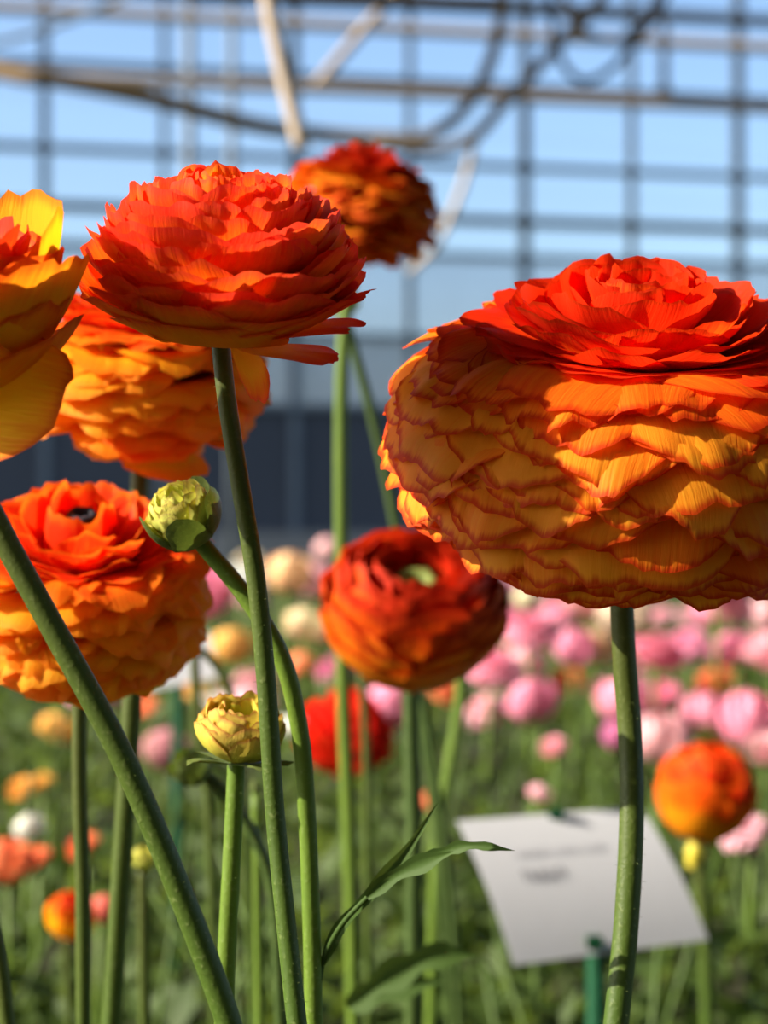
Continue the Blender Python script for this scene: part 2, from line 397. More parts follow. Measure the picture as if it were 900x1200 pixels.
# ------------------------------------------------------------------ petals and flowers
def petal_arrays(P0, P1, P2, P3, W, az, nu, nv, rng, rnd=0.30, ruffle=0.02, jag=0.02, cup=0.0, flat=0.8, basew=0.18):
    u = np.linspace(-1, 1, nu); v = np.linspace(0, 1, nv) ** 0.85
    ps = rng.uniform(0, 6.28, 2)
    s = 1 - rnd * np.abs(u) ** 4.0 + rng.normal(0, jag, nu) + 0.035 * np.sin(2.6 * u + ps[0]) + 0.018 * np.sin(6.1 * u + ps[1])
    s = s / max(s.max(), 1.0)
    vv = v[:, None] * s[None, :]
    uu = np.repeat(u[None, :], nv, 0)
    B0, B1, B2, B3 = (1 - vv) ** 3, 3 * vv * (1 - vv) ** 2, 3 * vv ** 2 * (1 - vv), vv ** 3
    r = B0 * P0[0] + B1 * P1[0] + B2 * P2[0] + B3 * P3[0]
    z = B0 * P0[1] + B1 * P1[1] + B2 * P2[1] + B3 * P3[1]
    D0, D1, D2 = 3 * (1 - vv) ** 2, 6 * vv * (1 - vv), 3 * vv ** 2
    tr = D0 * (P1[0] - P0[0]) + D1 * (P2[0] - P1[0]) + D2 * (P3[0] - P2[0])
    tz = D0 * (P1[1] - P0[1]) + D1 * (P2[1] - P1[1]) + D2 * (P3[1] - P2[1])
    ln = np.sqrt(tr * tr + tz * tz) + 1e-9
    nr, nz = -tz / ln, tr / ln
    wp = basew + (1 - basew) * np.sin(np.pi / 2 * np.clip(vv / 0.72, 0, 1))
    lat = uu * W * wp * (1 - 0.14 * vv ** 4)
    ph = rng.uniform(0, 6.28, 4)
    wav = 0.6 * np.sin(2.2 * uu + ph[0]) + 0.5 * np.sin(4.7 * uu + ph[1]) + 0.35 * np.sin(8.5 * uu + ph[2] + 2 * vv)
    disp = ruffle * vv ** 3 * wav + cup * (uu ** 2) * vv
    r = r + nr * disp; z = z + nz * disp
    rho = np.maximum(np.abs(r), flat * W)
    x = r - rho + rho * np.cos(lat / rho); y = rho * np.sin(lat / rho)
    ca, sa = math.cos(az), math.sin(az)
    V = np.stack([x * ca - y * sa, x * sa + y * ca, z], -1).reshape(-1, 3)
    F = []
    for j in range(nv - 1):
        for i in range(nu - 1):
            a = j * nu + i
            F.append((a, a + 1, a + nu + 1, a + nu))
    UV = np.stack([(uu + 1) / 2, np.repeat(v[:, None], nu, 1)], -1).reshape(-1, 2)
    return V, F, UV

def lerp_profile(prof, t):
    ts = [p[0] for p in prof]
    return [float(np.interp(t, ts, [p[k] for p in prof])) for k in range(1, len(prof[0]))]

# profiles: t, tip radius, tip height, tip direction (deg above outward), half width, starting elevation, redness
POMPOM = [(0.00, 0.52, 0.03, -75, 0.42, 15, 0.30),
          (0.08, 0.80, 0.11, -80, 0.41, 32, 0.18),
          (0.24, 0.96, 0.28, -84, 0.40, 48, 0.12),
          (0.44, 1.00, 0.50, -80, 0.39, 60, 0.08),
          (0.61, 0.97, 0.72, -62, 0.37, 66, 0.10),
          (0.69, 0.89, 0.86, -42, 0.37, 68, 0.42),
          (0.76, 0.78, 0.95, -14, 0.37, 68, 0.80),
          (0.83, 0.65, 1.03, 26, 0.37, 72, 0.98),
          (0.90, 0.50, 1.13, 62, 0.34, 80, 0.92),
          (0.95, 0.33, 1.21, 84, 0.28, 85, 0.90),
          (1.00, 0.12, 1.23, 108, 0.18, 88, 0.95)]
CUP = [(0.00, 0.98, 0.40, 36, 0.66, 0, 0.42),
       (0.15, 1.00, 0.52, 56, 0.64, 8, 0.58),
       (0.35, 0.92, 0.76, 74, 0.54, 26, 0.66),
       (0.55, 0.77, 0.96, 86, 0.48, 42, 0.74),
       (0.75, 0.55, 1.10, 98, 0.40, 58, 0.78),
       (0.90, 0.32, 1.17, 108, 0.28, 72, 0.66),
       (1.00, 0.10, 1.19, 112, 0.16, 85, 0.50)]
GLOBE = [(0.00, 0.90, 0.70, 70, 0.62, -5, 0.30),
         (0.20, 0.88, 0.95, 95, 0.60, 5, 0.45),
         (0.45, 0.72, 1.25, 115, 0.52, 20, 0.70),
         (0.70, 0.48, 1.42, 135, 0.40, 40, 0.90),
         (0.90, 0.28, 1.48, 140, 0.26, 60, 1.00),
         (1.00, 0.16, 1.46, 130, 0.18, 75, 1.00)]

def flower_head(root, head, axis, R, prof, n, mat, seed, nu=9, nv=9, spin=0.0, z0=0.05, z1=0.55, rb=0.07,
                ruffle=0.03, jag=0.02, rnd=0.3, cup=0.0, jit=1.0, tpow=1.0, redshift=0.0, extra=(), tmax=1.0, cup_from=0.78):
    rng = np.random.default_rng(seed)
    q = Vector(axis).normalized().to_track_quat('Z', 'Y')
    q = Vector((0, 0, 1)).rotation_difference(Vector(axis).normalized())
    mat4 = Matrix.Translation(Vector(head) - root.location) @ q.to_matrix().to_4x4()
    todo = []
    for i in range(n):
        t = ((i + 0.5) / n) ** tpow * tmax
        rt, zt, th, W, e0, red = lerp_profile(prof, t)
        az = spin + i * 2.399963 + rng.normal(0, 0.30 * jit); t = min(1, max(0, t + rng.normal(0, 0.025 * jit)))
        rt, zt, th, W, e0, red = lerp_profile(prof, t)
        rt *= 1 + rng.normal(0, 0.012 * jit); zt += rng.normal(0, 0.010 * jit); th += rng.normal(0, 4 * jit)
        W *= 1 + rng.normal(0, 0.17 * jit); red += rng.normal(0, 0.10)
        todo.append((t, rt, zt, th, W, e0, red, az, ruffle, rnd, 0.0))
    for ex in extra:
        (az, rt, zt, th, W, e0, red, rf, rd), roll = ex[:9], (ex[9] if len(ex) > 9 else 0.0)
        todo.append((0.0, rt, zt, th, W, e0, red, math.radians(az), rf, rd, math.radians(roll)))
    for (t, rt, zt, th, W, e0, red, az, rf, rd, roll) in todo:
        P0 = np.array([rb * (1 - 0.6 * t), z0 + (z1 - z0) * t])
        P3 = np.array([rt, zt])
        L = np.linalg.norm(P3 - P0)
        P1 = P0 + L * 0.42 * np.array([math.cos(math.radians(e0)), math.sin(math.radians(e0))])
        P2 = P3 - L * 0.36 * np.array([math.cos(math.radians(th)), math.sin(math.radians(th))])
        V, F, UV = petal_arrays(P0, P1, P2, P3, W, az, nu, nv, rng, rnd=rd, ruffle=rf, jag=jag, cup=cup + 0.12 * max(0.0, t - cup_from))
        if roll:
            Q = np.array(Matrix.Rotation(roll, 3, Vector((math.cos(az), math.sin(az), 0))))
            V = (V - np.array([0, 0, P0[1]])) @ Q.T + np.array([0, 0, P0[1]])
        o = link('petal', mesh_from('petal', V * R, F, UV), root, mat)
        o.matrix_local = mat4
        o.color = (max(0, red + redshift), rng.uniform(0.8, 1.0), 0, 1)
    return mat4

def stem_to_ground(pts):
    """pixel points from the head downwards, continued in a soft curve to the soil"""
    P = [at(*p) for p in pts]
    a, c = P[-2], P[-1]
    dirv = (c - a).normalized()
    if dirv.z > -0.3: dirv.z = -0.3; dirv.normalize()
    slope = Vector((dirv.x / -dirv.z, dirv.y / -dirv.z))
    h = c.z
    k = 0
    while P[-1].z > 0.0:
        f = max(0.25, 1 - k * 0.12); k += 1
        q = P[-1]; st = min(0.03, q.z)
        P.append(Vector((q.x + slope.x * st * f, q.y + slope.y * st * f, q.z - st if q.z - st > 0.004 else 0.0)))
    return P

def plant(name, pts, wpx, label, cat='flower', mat='stem', group=None, hairs=0, sides=12, seed=0):
    P = stem_to_ground(pts); base = P[-1].copy()
    root = empty(name, base); tag(root, label, cat, group)
    d = pts[0][2]; r = wpx / FPX * d / 2
    path = catmull(P, 6)
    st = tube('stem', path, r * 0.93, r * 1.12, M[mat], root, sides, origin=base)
    if hairs:
        rg = random.Random(seed); V, F = [], []
        n = int(len(path) * 0.75)
        for _ in range(hairs):
            i = rg.randrange(0, n - 1); p = path[i].lerp(path[i + 1], rg.random()) - base
            T = (path[i + 1] - path[i]).normalized()
            dr = Vector((rg.gauss(0, 1), rg.gauss(0, 1), rg.gauss(0, 1))); dr = (dr - T * dr.dot(T)).normalized()
            a = p + dr * r * 0.95; ln = rg.uniform(0.0006, 0.0014); w = T * 0.00005
            tip = a + dr * ln + T * rg.uniform(-.0004, .0006)
            k = len(V); V += [a - w, a + w, tip]; F.append((k, k + 1, k + 2))
        h = link('hairs', mesh_from('hairs', V, F, smooth=False), st, M['sepal']); h['kind'] = 'stuff'
    return root

def sepals(root, head, axis, R, n, tip, th, W, e0, mat, seed, ruffle=0.03, nu=5, nv=7, z0=0.0, spin=0.3, rnd=0.75):
    rng = np.random.default_rng(seed)
    q = Vector((0, 0, 1)).rotation_difference(Vector(axis).normalized())
    mat4 = Matrix.Translation(Vector(head) - root.location) @ q.to_matrix().to_4x4()
    for i in range(n):
        az = spin + i * 2 * math.pi / n + rng.normal(0, 0.12)
        P0 = np.array([0.06, z0]); P3 = np.array([tip[0] * (1 + rng.normal(0, .06)), tip[1] + rng.normal(0, .05)])
        L = np.linalg.norm(P3 - P0); a, c = math.radians(e0), math.radians(th + rng.normal(0, 8))
        P1 = P0 + L * .45 * np.array([math.cos(a), math.sin(a)]); P2 = P3 - L * .4 * np.array([math.cos(c), math.sin(c)])
        V, F, UV = petal_arrays(P0, P1, P2, P3, W, az, nu, nv, rng, rnd=rnd, ruffle=ruffle, jag=0.01, basew=0.45)
        o = link('sepal', mesh_from('sepal', V * R, F, UV), root, mat); o.matrix_local = mat4

def heart(root, mat4, R, z, rad, mat, h=1.0):
    v, f, uv = [], [], []
    prof = [(0.55, -0.5), (0.95, -0.1), (1.0, 0.2), (0.82, 0.5), (0.5, 0.5), (0.3, -0.2)]
    S = 12
    for j, (pr, pz) in enumerate(prof):
        for k in range(S):
            a = 2 * math.pi * k / S; w = 1 + 0.12 * math.sin(5 * a + j)
            v.append((pr * rad * R * w * math.cos(a), pr * rad * R * w * math.sin(a), (z + pz * rad * h) * R)); uv.append((k / S, j / 5))
    for j in range(len(prof) - 1):
        for k in range(S):
            f.append((j * S + k, j * S + (k + 1) % S, (j + 1) * S + (k + 1) % S, (j + 1) * S + k))
    f.append(tuple((len(prof) - 1) * S + k for k in range(S)))
    o = link('heart', mesh_from('heart', v, f, uv), root, M[mat]); o.matrix_local = mat4
    return o

def head_at(px, py, d): return at(px, py, d)
def R_of(px, d): return px / FPX * d

# --- big yellow and red pompom flower at the right
d = 0.445
f5 = plant('ranunculus', [(726, 640, d), (731, 760, d), (738, 860, d), (740, 960, d - .005), (734, 1080, d - .01), (722, 1200, d - .015)], 30,
           'huge golden yellow ranunculus with red top and red petal edges at right', hairs=350, seed=5)
ax5 = (0.03, -0.40, 1.0)
m5 = flower_head(f5, at(727, 655, d), ax5, R_of(282, d), POMPOM, 296, M['pompom'], 11, nu=19, nv=12, ruffle=0.026, jag=0.010, rnd=0.15, z1=0.75)
heart(f5, m5, R_of(288, d), 0.25, 0.22, 'heart', 1.6)

# --- red orange cup shaped flower at the upper left
d = 0.405
f2 = plant('ranunculus', [(258, 395, d), (266, 470, d), (282, 570, d), (300, 680, d), (312, 800, d), (322, 950, d), (336, 1090, d - .003), (348, 1200, d - .006)], 24,
           'coral red cup shaped ranunculus on a long curved stem at upper left', hairs=350, seed=2)
ax2 = (0.04, -0.34, 1.0)
ex2 = [(-25, 1.06, 0.24, 5, 0.34, 2, 0.85, 0.02, 0.30), (-38, 1.06, 0.06, -5, 0.26, -10, 0.80, 0.02, 0.30), (-14, 1.08, 0.42, 12, 0.30, 5, 0.85, 0.02, 0.30),
       (-48, 0.46, -0.34, -86, 0.13, -5, 0.60, 0.01, 0.25), (-108, 0.86, 0.30, 40, 0.78, -8, 0.30, 0.03, 0.2), (-75, 0.78, 0.24, 30, 0.5, -8, 0.40, 0.03, 0.25), (-150, 1.0, 0.42, 40, 0.60, -4, 0.40, 0.03, 0.2)]
m2 = flower_head(f2, at(258, 400, d), ax2, R_of(170, d), CUP, 105, M['coral'], 22, nu=19, nv=12, ruffle=0.030, jag=0.010, rnd=0.15, extra=ex2, redshift=-0.12)
heart(f2, m2, R_of(170, d), 0.12, 0.16, 'heart', 1.0)

# --- flower cut by the left edge
d = 0.375
f1 = plant('ranunculus', [(-78, 470, d), (-50, 520, d), (0, 622, d), (60, 732, d), (140, 880, d), (205, 1030, d), (262, 1180, d), (285, 1260, d)], 31,
           'amber ranunculus with broad open petals cut off by the left edge', hairs=400, seed=1)
CUP1 = [(0.00, 0.90, 0.60, 62, 0.70, 0, 0.30), (0.4, 0.78, 1.0, 84, 0.62, 25, 0.55), (0.8, 0.45, 1.15, 88, 0.32, 55, 0.85), (1.0, 0.15, 1.2, 105, 0.2, 80, 0.95)]
ax1 = (0.08, -0.25, 1.0)
ex1 = [(-22, 1.02, 0.22, -6, 0.46, 14, 0.35, 0.03, 0.25, 58), (-14, 0.92, 1.00, 74, 0.66, 6, 0.30, 0.02, 0.16), (28, 0.72, 1.30, 92, 0.66, 14, 0.02, 0.02, 0.16), (-45, 0.82, 0.9, 78, 0.6, 6, 0.4, .02, .16)]
m1 = flower_head(f1, at(-78, 472, d), ax1, R_of(192, d), CUP1, 46, M['amber'], 31, nu=13, nv=12, ruffle=0.03, jag=0.012, extra=ex1)
heart(f1, m1, R_of(178, d), 0.12, 0.16, 'heart', 1.0)

# --- pompom behind the red cup
d = 0.56
f3 = plant('ranunculus', [(165, 520, d), (160, 700, d), (153, 850, d), (140, 1050, d), (130, 1210, d)], 24,
           'orange layered ranunculus partly hidden behind the coral red cup flower', mat='stem')
flower_head(f3, at(165, 530, d), (0.05, -0.30, 1), R_of(150, d), [(t, r, z * 1.12, th, W, e, re) for t, r, z, th, W, e, re in POMPOM], 190, M['flame'], 33, ruffle=0.04, jag=0.014, redshift=0.02,
            extra=[(-50, 0.72, -0.06, -20, 0.42, -10, 0.35, 0.02, 0.3)])
# --- pompom at the lower left with open heart
d = 0.53
f4 = plant('ranunculus', [(94, 765, d), (93, 900, d), (97, 1050, d), (98, 1210, d)], 19,
           'fiery orange ranunculus with upright red heart at the lower left edge', mat='stem')
m4 = flower_head(f4, at(96, 786, d), (0.08, -0.50, 1), R_of(148, d), [(t, r * (1 if t < .65 else 1.16), z * 1.24, th, W * (1 if t < .65 else 1.15), e, re) for t, r, z, th, W, e, re in POMPOM], 210, M['flame'], 44, ruffle=0.045, jag=0.016, redshift=0.02, nu=11, tmax=0.93,
                 extra=[(k * 72 + 20, 0.20 + 0.03 * (k % 2), 1.50 + 0.05 * (k % 3), 108, 0.30, 80, 1.05, 0.03, 0.12) for k in range(5)])
heart(f4, m4, R_of(148, d), 1.34, 0.13, 'cable', 1.0)
# --- rust red bowl in the middle
d = 0.74
f6 = plant('ranunculus', [(481, 780, d), (482, 860, d), (485, 1000, d), (484, 1210, d)], 21,
           'rust red bowl shaped ranunculus with green heart in the middle', mat='stem_dark')
BOWL = [(0.00, 1.00, 0.72, 66, 0.72, -5, 0.05), (0.2, 1.0, 0.98, 92, 0.70, 5, 0.30), (0.45, 0.84, 1.24, 116, 0.62, 20, 0.62), (0.75, 0.54, 1.38, 134, 0.48, 40, 0.92), (1.0, 0.28, 1.26, 120, 0.28, 60, 1.0)]
m6 = flower_head(f6, at(480, 790, d), (0.06, -0.60, 1), R_of(108, d), [(t, r, z * 1.10, th, W, e, re) for t, r, z, th, W, e, re in BOWL], 95, M['rust'], 55, ruffle=0.03, jag=0.008, nu=11)
heart(f6, m6, R_of(108, d), 1.12, 0.26, 'heart', 1.0)
# --- top rear flower seen from behind
d = 0.86
f7 = plant('ranunculus', [(414, 312, d), (404, 380, d), (400, 470, d), (400, 620, d), (402, 800, d), (410, 1000, d), (415, 1210, d)], 17,
           'brownish orange ranunculus in shade behind the coral cup, highest of all', mat='stem_bright')
m7 = flower_head(f7, at(414, 312, d), (0.10, -0.05, 1), R_of(97, d), [(t, r * 0.98, z * 1.2, th, W, e, re) for t, r, z, th, W, e, re in POMPOM], 130, M['rust'], 66, ruffle=0.06, jag=0.016, redshift=0.05)
# --- hidden companion stem
d = 0.90
f7b = plant('ranunculus_bud', [(405, 370, d), (415, 410, d), (436, 485, d), (458, 585, d), (478, 700, d), (495, 850, d), (515, 1000, d), (530, 1210, d)], 13,
            'slim dark stem leaning right below the coral cup, its bud hidden', mat='stem_dark')
flower_head(f7b, at(405, 372, d), (-0.2, 0, 1), R_of(24, d), GLOBE, 24, M['lime'], 67, nu=7, nv=7)
# --- globe at lower right
d = 1.12
f8 = plant('ranunculus', [(818, 985, d), (822, 1040, d), (827, 1120, d), (830, 1230, d)], 16,
           'round red orange ranunculus right of the white name card', mat='stem')
flower_head(f8, at(818, 984, d), (0.12, -0.18, 1), R_of(62, d), [(t, r * 1.05, z * 1.25, th, W, e, re) for t, r, z, th, W, e, re in GLOBE], 60, M['flame'], 77, nu=9, nv=9, redshift=0.1)
sepals(f8, at(818, 984, d), (0.1, -0.2, 1), R_of(60, d), 5, (0.22, -0.45), -80, 0.20, -30, M['sepal_yellow'], 5)
# --- scarlet flower behind the middle stems
d = 1.35
f9 = plant('ranunculus', [(405, 905, d), (408, 960, d), (410, 1060, d), (412, 1240, d)], 14, 'scarlet loose petalled ranunculus low behind the rust red bowl', mat='stem')
flower_head(f9, at(405, 908, d), (0.0, -0.35, 1), R_of(58, d), [(t, r, z * 1.55, th, W, e, re) for t, r, z, th, W, e, re in CUP], 48, M['scarlet'], 88, nu=9, nv=9, ruffle=0.08)

# --- buds
d = 0.43
b1 = plant('ranunculus_bud', [(226, 624, d), (246, 648, d), (290, 702, d), (330, 770, d), (352, 860, d + .003), (360, 960, d + .005), (365, 1080, d + .005), (368, 1210, d + .005)], 22,
           'hairy green bud opening pale lime on a curved stem below coral flower', cat='bud', mat='stem_bright', hairs=300, seed=9)
axb = (-0.42, -0.45, 0.8)
BUD = [(0.0, 0.86, 0.95, 100, 0.62, 0, 0.4), (0.4, 0.66, 1.35, 130, 0.5, 20, 0.5), (0.75, 0.4, 1.55, 140, 0.34, 45, 0.5), (1.0, 0.14, 1.58, 120, 0.2, 70, 0.4)]
hb1 = at(231, 632, d)
flower_head(b1, hb1, axb, R_of(47, d), BUD, 34, M['lime'], 91, nu=9, nv=9, ruffle=0.07, jag=0.02)
sepals(b1, hb1, axb, R_of(50, d), 5, (0.92, 1.18), 104, 0.60, -14, M['sepal_dark'], 7, nu=9, nv=9, rnd=0.55, spin=0.9)
d = 0.44
b2 = plant('ranunculus_bud', [(277, 892, d), (275, 940, d), (271, 1020, d), (266, 1110, d), (262, 1210, d)], 23,
           'mustard yellow half open bud with spreading green sepals behind the stems', cat='bud', mat='stem_bright', hairs=150, seed=10)
BUD2 = [(0.0, 0.95, 0.95, 104, 0.66, -2, 0.35), (0.35, 0.86, 1.25, 115, 0.56, 10, 0.6), (0.7, 0.55, 1.45, 130, 0.4, 35, 0.5), (1.0, 0.25, 1.3, 120, 0.22, 60, 0.1)]
hb2 = at(278, 893, d)
mb2 = flower_head(b2, hb2, (0.1, -0.32, 1), R_of(54, d), BUD2, 36, M['mustard'], 93, nu=9, nv=9, ruffle=0.05)
heart(b2, mb2, R_of(48, d), 0.95, 0.3, 'heart', 1.0)
sepals(b2, hb2, (0.05, -0.1, 1), R_of(50, d), 5, (1.45, 0.08), -14, 0.30, 0, M['sepal'], 8, ruffle=0.08, spin=0.15)
# dark nodding bud behind it
d = 0.62
b3 = plant('ranunculus_bud', [(232, 905, d), (258, 925, d), (295, 975, d), (320, 1050, d), (330, 1210, d)], 15,
           'dark green closed bud on a bent stem behind the mustard bud', cat='bud', mat='stem_dark')
flower_head(b3, at(238, 912, d), (-0.5, -0.3, 0.55), R_of(26, d), BUD, 20, M['sepal'], 95, nu=7, nv=7)
sepals(b3, at(238, 912, d), (-0.5, -0.3, 0.55), R_of(29, d), 5, (0.8, 1.28), 112, 0.6, -12, M['sepal'], 9, nu=7, nv=7, rnd=0.5)
d = 0.75
b4 = plant('ranunculus_bud', [(168, 1018, d), (168, 1080, d), (170, 1210, d)], 15, 'small pale lime bud behind the slanting foreground stem', cat='bud', mat='stem')
flower_head(b4, at(168, 1020, d), (0.1, -0.3, 1), R_of(19, d), BUD, 20, M['lime'], 96, nu=7, nv=7)
sepals(b4, at(168, 1020, d), (0.1, -0.3, 1), R_of(20, d), 5, (0.9, 0.6), 60, 0.4, -5, M['sepal'], 11)
# two tone bud far left
d = 0.95
b5 = plant('ranunculus_bud', [(78, 1098, d), (80, 1140, d), (84, 1230, d)], 12, 'yellow bud with red petal tips low behind the two left stems', cat='bud', mat='stem')
flower_head(b5, at(78, 1100, d), (0.25, -0.35, 1), R_of(36, d), [(t, r, z, th, W, e, 0.05 + 0.9 * t) for t, r, z, th, W, e, re in BUD], 34, M['amber'], 97, nu=7, nv=7, ruffle=0.05)

# --- divided leaves growing from two of the stems
def leaf_blade(name, pts, wpx, parent, mat, lobes=5, lift=0.25):
    path = catmull([at(*p) for p in pts], 6); d = pts[0][2]; n = len(path)
    V, F = [], []
    up = Vector((0.0, -0.5, 0.85))
    for i, p in enumerate(path):
        T = (path[min(i + 1, n - 1)] - path[max(i - 1, 0)]).normalized()
        S = T.cross(Vector((0, -1, 0.2))).normalized()
        f = i / (n - 1)
        w = wpx / FPX * d / 2 * (math.sin(math.pi * min(1, f * 0.92 + 0.08)) ** 0.7) * (1 + 0.28 * math.sin(f * math.pi * 2 * lobes))
        fold = Vector((0, -1, 0.3)) * w * 0.5
        for k, s in enumerate((-1, -0.5, 0, 0.5, 1)):
            V.append(p + S * w * s + fold * abs(s) - parent.location)
    for i in range(n - 1):
        for k in range(4):
            a = i * 5 + k; F.append((a, a + 1, a + 6, a + 5))
    return link('leaf', mesh_from(name, V, F), parent, mat)
d = 0.435
tube('leaf_stalk', catmull([at(374, 1150, d), at(380, 1122, d), at(402, 1082, d - .004), at(440, 1042, d - .008)], 6), .0007, .0006, M['leaf'], b1, 8, origin=b1.location)
leaf_blade('leaf', [(378, 1130, d), (400, 1085, d), (440, 1042, d - .008), (475, 1000, d - .006), (515, 938, d)], 17, b1, M['leaf'], 2)
leaf_blade('leaf', [(430, 1052, d - .008), (462, 1027, d - .010), (500, 1010, d - .014), (532, 998, d - .018)], 20, b1, M['leaf'], 2)
leaf_blade('leaf', [(470, 1018, d - .009), (510, 1002, d - .012), (550, 991, d - .016), (604, 997, d - .020)], 13, b1, M['leaf'], 4)
d = 0.62
leaf_blade('leaf', [(408, 1180, d), (450, 1150, d), (505, 1122, d), (560, 1120, d)], 34, f6, M['leaf'], 3)
leaf_blade('leaf', [(415, 1185, d + .02), (440, 1168, d + .02), (480, 1155, d + .02), (520, 1150, d + .02)], 26, f6, M['leaf'], 2)

# --- extra slim stems with small out of sight or far buds, counted one by one in the photo
d = 0.95
for (pts, w, lab, mt) in [
    ([(541, 770, 1.0), (538, 830, 1.0), (524, 915, 1.0), (512, 1000, 1.0), (505, 1210, 1.0)], 15, 'bright green slanting stem right of the rust red bowl', 'stem_bright'),
    ([(425, 800, .9), (428, 850, .9), (430, 920, .9), (432, 1210, .9)], 11, 'slim green stem in front of the scarlet flower', 'stem'),
    ([(490, 800, .88), (500, 850, .88), (513, 930, .88), (530, 1060, .88), (540, 1210, .88)], 11, 'slim dark stem leaning right under the rust red bowl', 'stem_dark'),
    ([(228, 760, .8), (232, 850, .8), (245, 950, .8), (252, 1210, .8)], 12, 'slim green stem behind the lower left flower and mustard bud', 'stem'),
    ([(226, 758, .8), (250, 775, .8), (270, 815, .8), (282, 900, .8), (300, 1210, .8)], 11, 'thin stem arching right behind the curved bud stem', 'stem'),
    ([(-12, 1060, .5), (0, 1130, .5), (10, 1210, .5)], 20, 'green stem at the bottom left corner', 'stem'),
    ([(300, 930, .7), (302, 1050, .7), (305, 1210, .7)], 12, 'soft green stem between mustard bud and curved coral flower stem', 'stem_bright')]:
    rt = plant('ranunculus_bud', pts, w, lab, cat='bud', mat=mt)
    # closed little bud at its tip
    R = R_of(10, pts[0][2])
    sepals(rt, at(*pts[0]), (0, -0.1, 1), R, 5, (0.35, 1.7), 100, 0.7, 10, M['sepal'], 3, nu=5, nv=6, rnd=0.5)

# ------------------------------------------------------------------ white name cards on green stakes
def name_card(tl, tr, bl, br, stake_top, stake_w, label, text=True, bend=0.0):
    TL, TR, BL, BR = (Vector(p) for p in (tl, tr, bl, br))
    gx = stake_top.copy(); gx.z = 0
    root = empty('name_card', gx); tag(root, label, 'sign')
    N = (TR - TL).cross(BL - TL).normalized()
    if N.y > 0: N = -N
    nx, ny = 8, 10; V, F = [], []
    th = 0.0004
    def pt(u, v, off=0.0):
        p = TL.lerp(TR, u).lerp(BL.lerp(BR, u), v)
        return p + N * (off + bend * 4 * v * (1 - v)) - gx
    for s in (0, -th):
        for j in range(ny + 1):
            for i in range(nx + 1): V.append(pt(i / nx, j / ny, s))
    K = (nx + 1) * (ny + 1)
    for j in range(ny):
        for i in range(nx):
            a = j * (nx + 1) + i
            F.append((a, a + nx + 1, a + nx + 2, a + 1)); F.append((K + a, K + a + 1, K + a + nx + 2, K + a + nx + 1))
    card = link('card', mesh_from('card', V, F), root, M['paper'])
    if text:
        # printed lines: a faint small line and a short bolder one, too soft to read in the photograph
        def bar(u0, u1, v0, v1):
            Vb = [pt(u0, v0, .0006), pt(u1, v0, .0006), pt(u1, v1, .0006), pt(u0, v1, .0006)]
            return Vb
        return root, card, pt
    return root, card, pt
dS = 0.98
tl = at(535, 962, dS); 
sx = 1 / FPX * dS
def off(p, dx, dy, dz): return Vector((p.x + dx * sx, p.y + dz * sx, p.z - dy * sx))
tr_ = off(tl, 228, -2, 95); bl_ = off(tl, 60, 145, -100); br_ = off(tr_, 66, 140, -100)
st_top = (tl + tr_) / 2
st_top = tl.lerp(tr_, 0.5).lerp(bl_.lerp(br_, 0.5), 0.75) + Vector((0, 0.004, 0))
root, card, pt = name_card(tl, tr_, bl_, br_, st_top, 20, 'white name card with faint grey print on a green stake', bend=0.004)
stake_path = [Vector((0, 0, 0)), st_top - root.location]
tube('stake', stake_path, R_of(11, dS), R_of(11, dS), M['green_plastic'], root, 8)
for (u, v) in ((0.52, 0.02), (0.42, 0.93)):
    c = pt(u, v, .001)
    k = R_of(9, dS)
    me = box_mesh('clip', (-k, -k * .5, -k * .8), (k, k * .5, k * .8))
    o = link('clip', me, root, M['green_plastic']); o.location = c
# text: unreadable short words set as small glyph strokes
def glyph_line(name, u0, u1, v0, v1, n, seed, thick, mat, gap=()):
    rg = random.Random(seed); V, F = [], []
    def quad(a, b_, c_, d_):
        k = len(V); V.extend([pt(*a, .0007), pt(*b_, .0007), pt(*c_, .0007), pt(*d_, .0007)]); F.append((k, k + 1, k + 2, k + 3))
    w = (u1 - u0) / n
    for i in range(n):
        if i in gap: continue
        a = u0 + i * w; e = a + w * 0.78; h = v1 - v0; t = w * thick
        for _ in range(2):
            x = rg.choice((a, e - t)); quad((x, v0), (x + t, v0), (x + t, v1), (x, v1))
        y = v0 + h * rg.choice((0, 0.45, 0.85)); quad((a, y), (e, y), (e, y + h * .15), (a, y + h * .15))
    return link(name, mesh_from(name, V, F, smooth=False), card, mat)
M['faint_ink'] = plain('faint_ink', (0.55, 0.55, 0.60), 0.7)
glyph_line('small_print', 0.20, 0.68, 0.265, 0.315, 22, 1, 0.22, M['faint_ink'], gap=(9, 15))
glyph_line('bold_print', 0.20, 0.42, 0.41, 0.49, 7, 2, 0.20, M['ink'])
# second card far behind the lower left flower
dB = 1.5
sx = 1 / FPX * dB
tl2 = at(150, 752, dB); tr2 = off(tl2, 92, -8, 40); bl2 = off(tl2, 12, 56, -45); br2 = off(tr2, 14, 50, -45)
st2 = tl2.lerp(br2, 0.55) + Vector((0, 0.006, 0))
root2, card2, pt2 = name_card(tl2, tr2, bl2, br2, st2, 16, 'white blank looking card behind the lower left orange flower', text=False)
tube('stake', [Vector((0, 0, 0)), st2 - root2.location], R_of(7, dB), R_of(7, dB), M['green_plastic'], root2, 8)

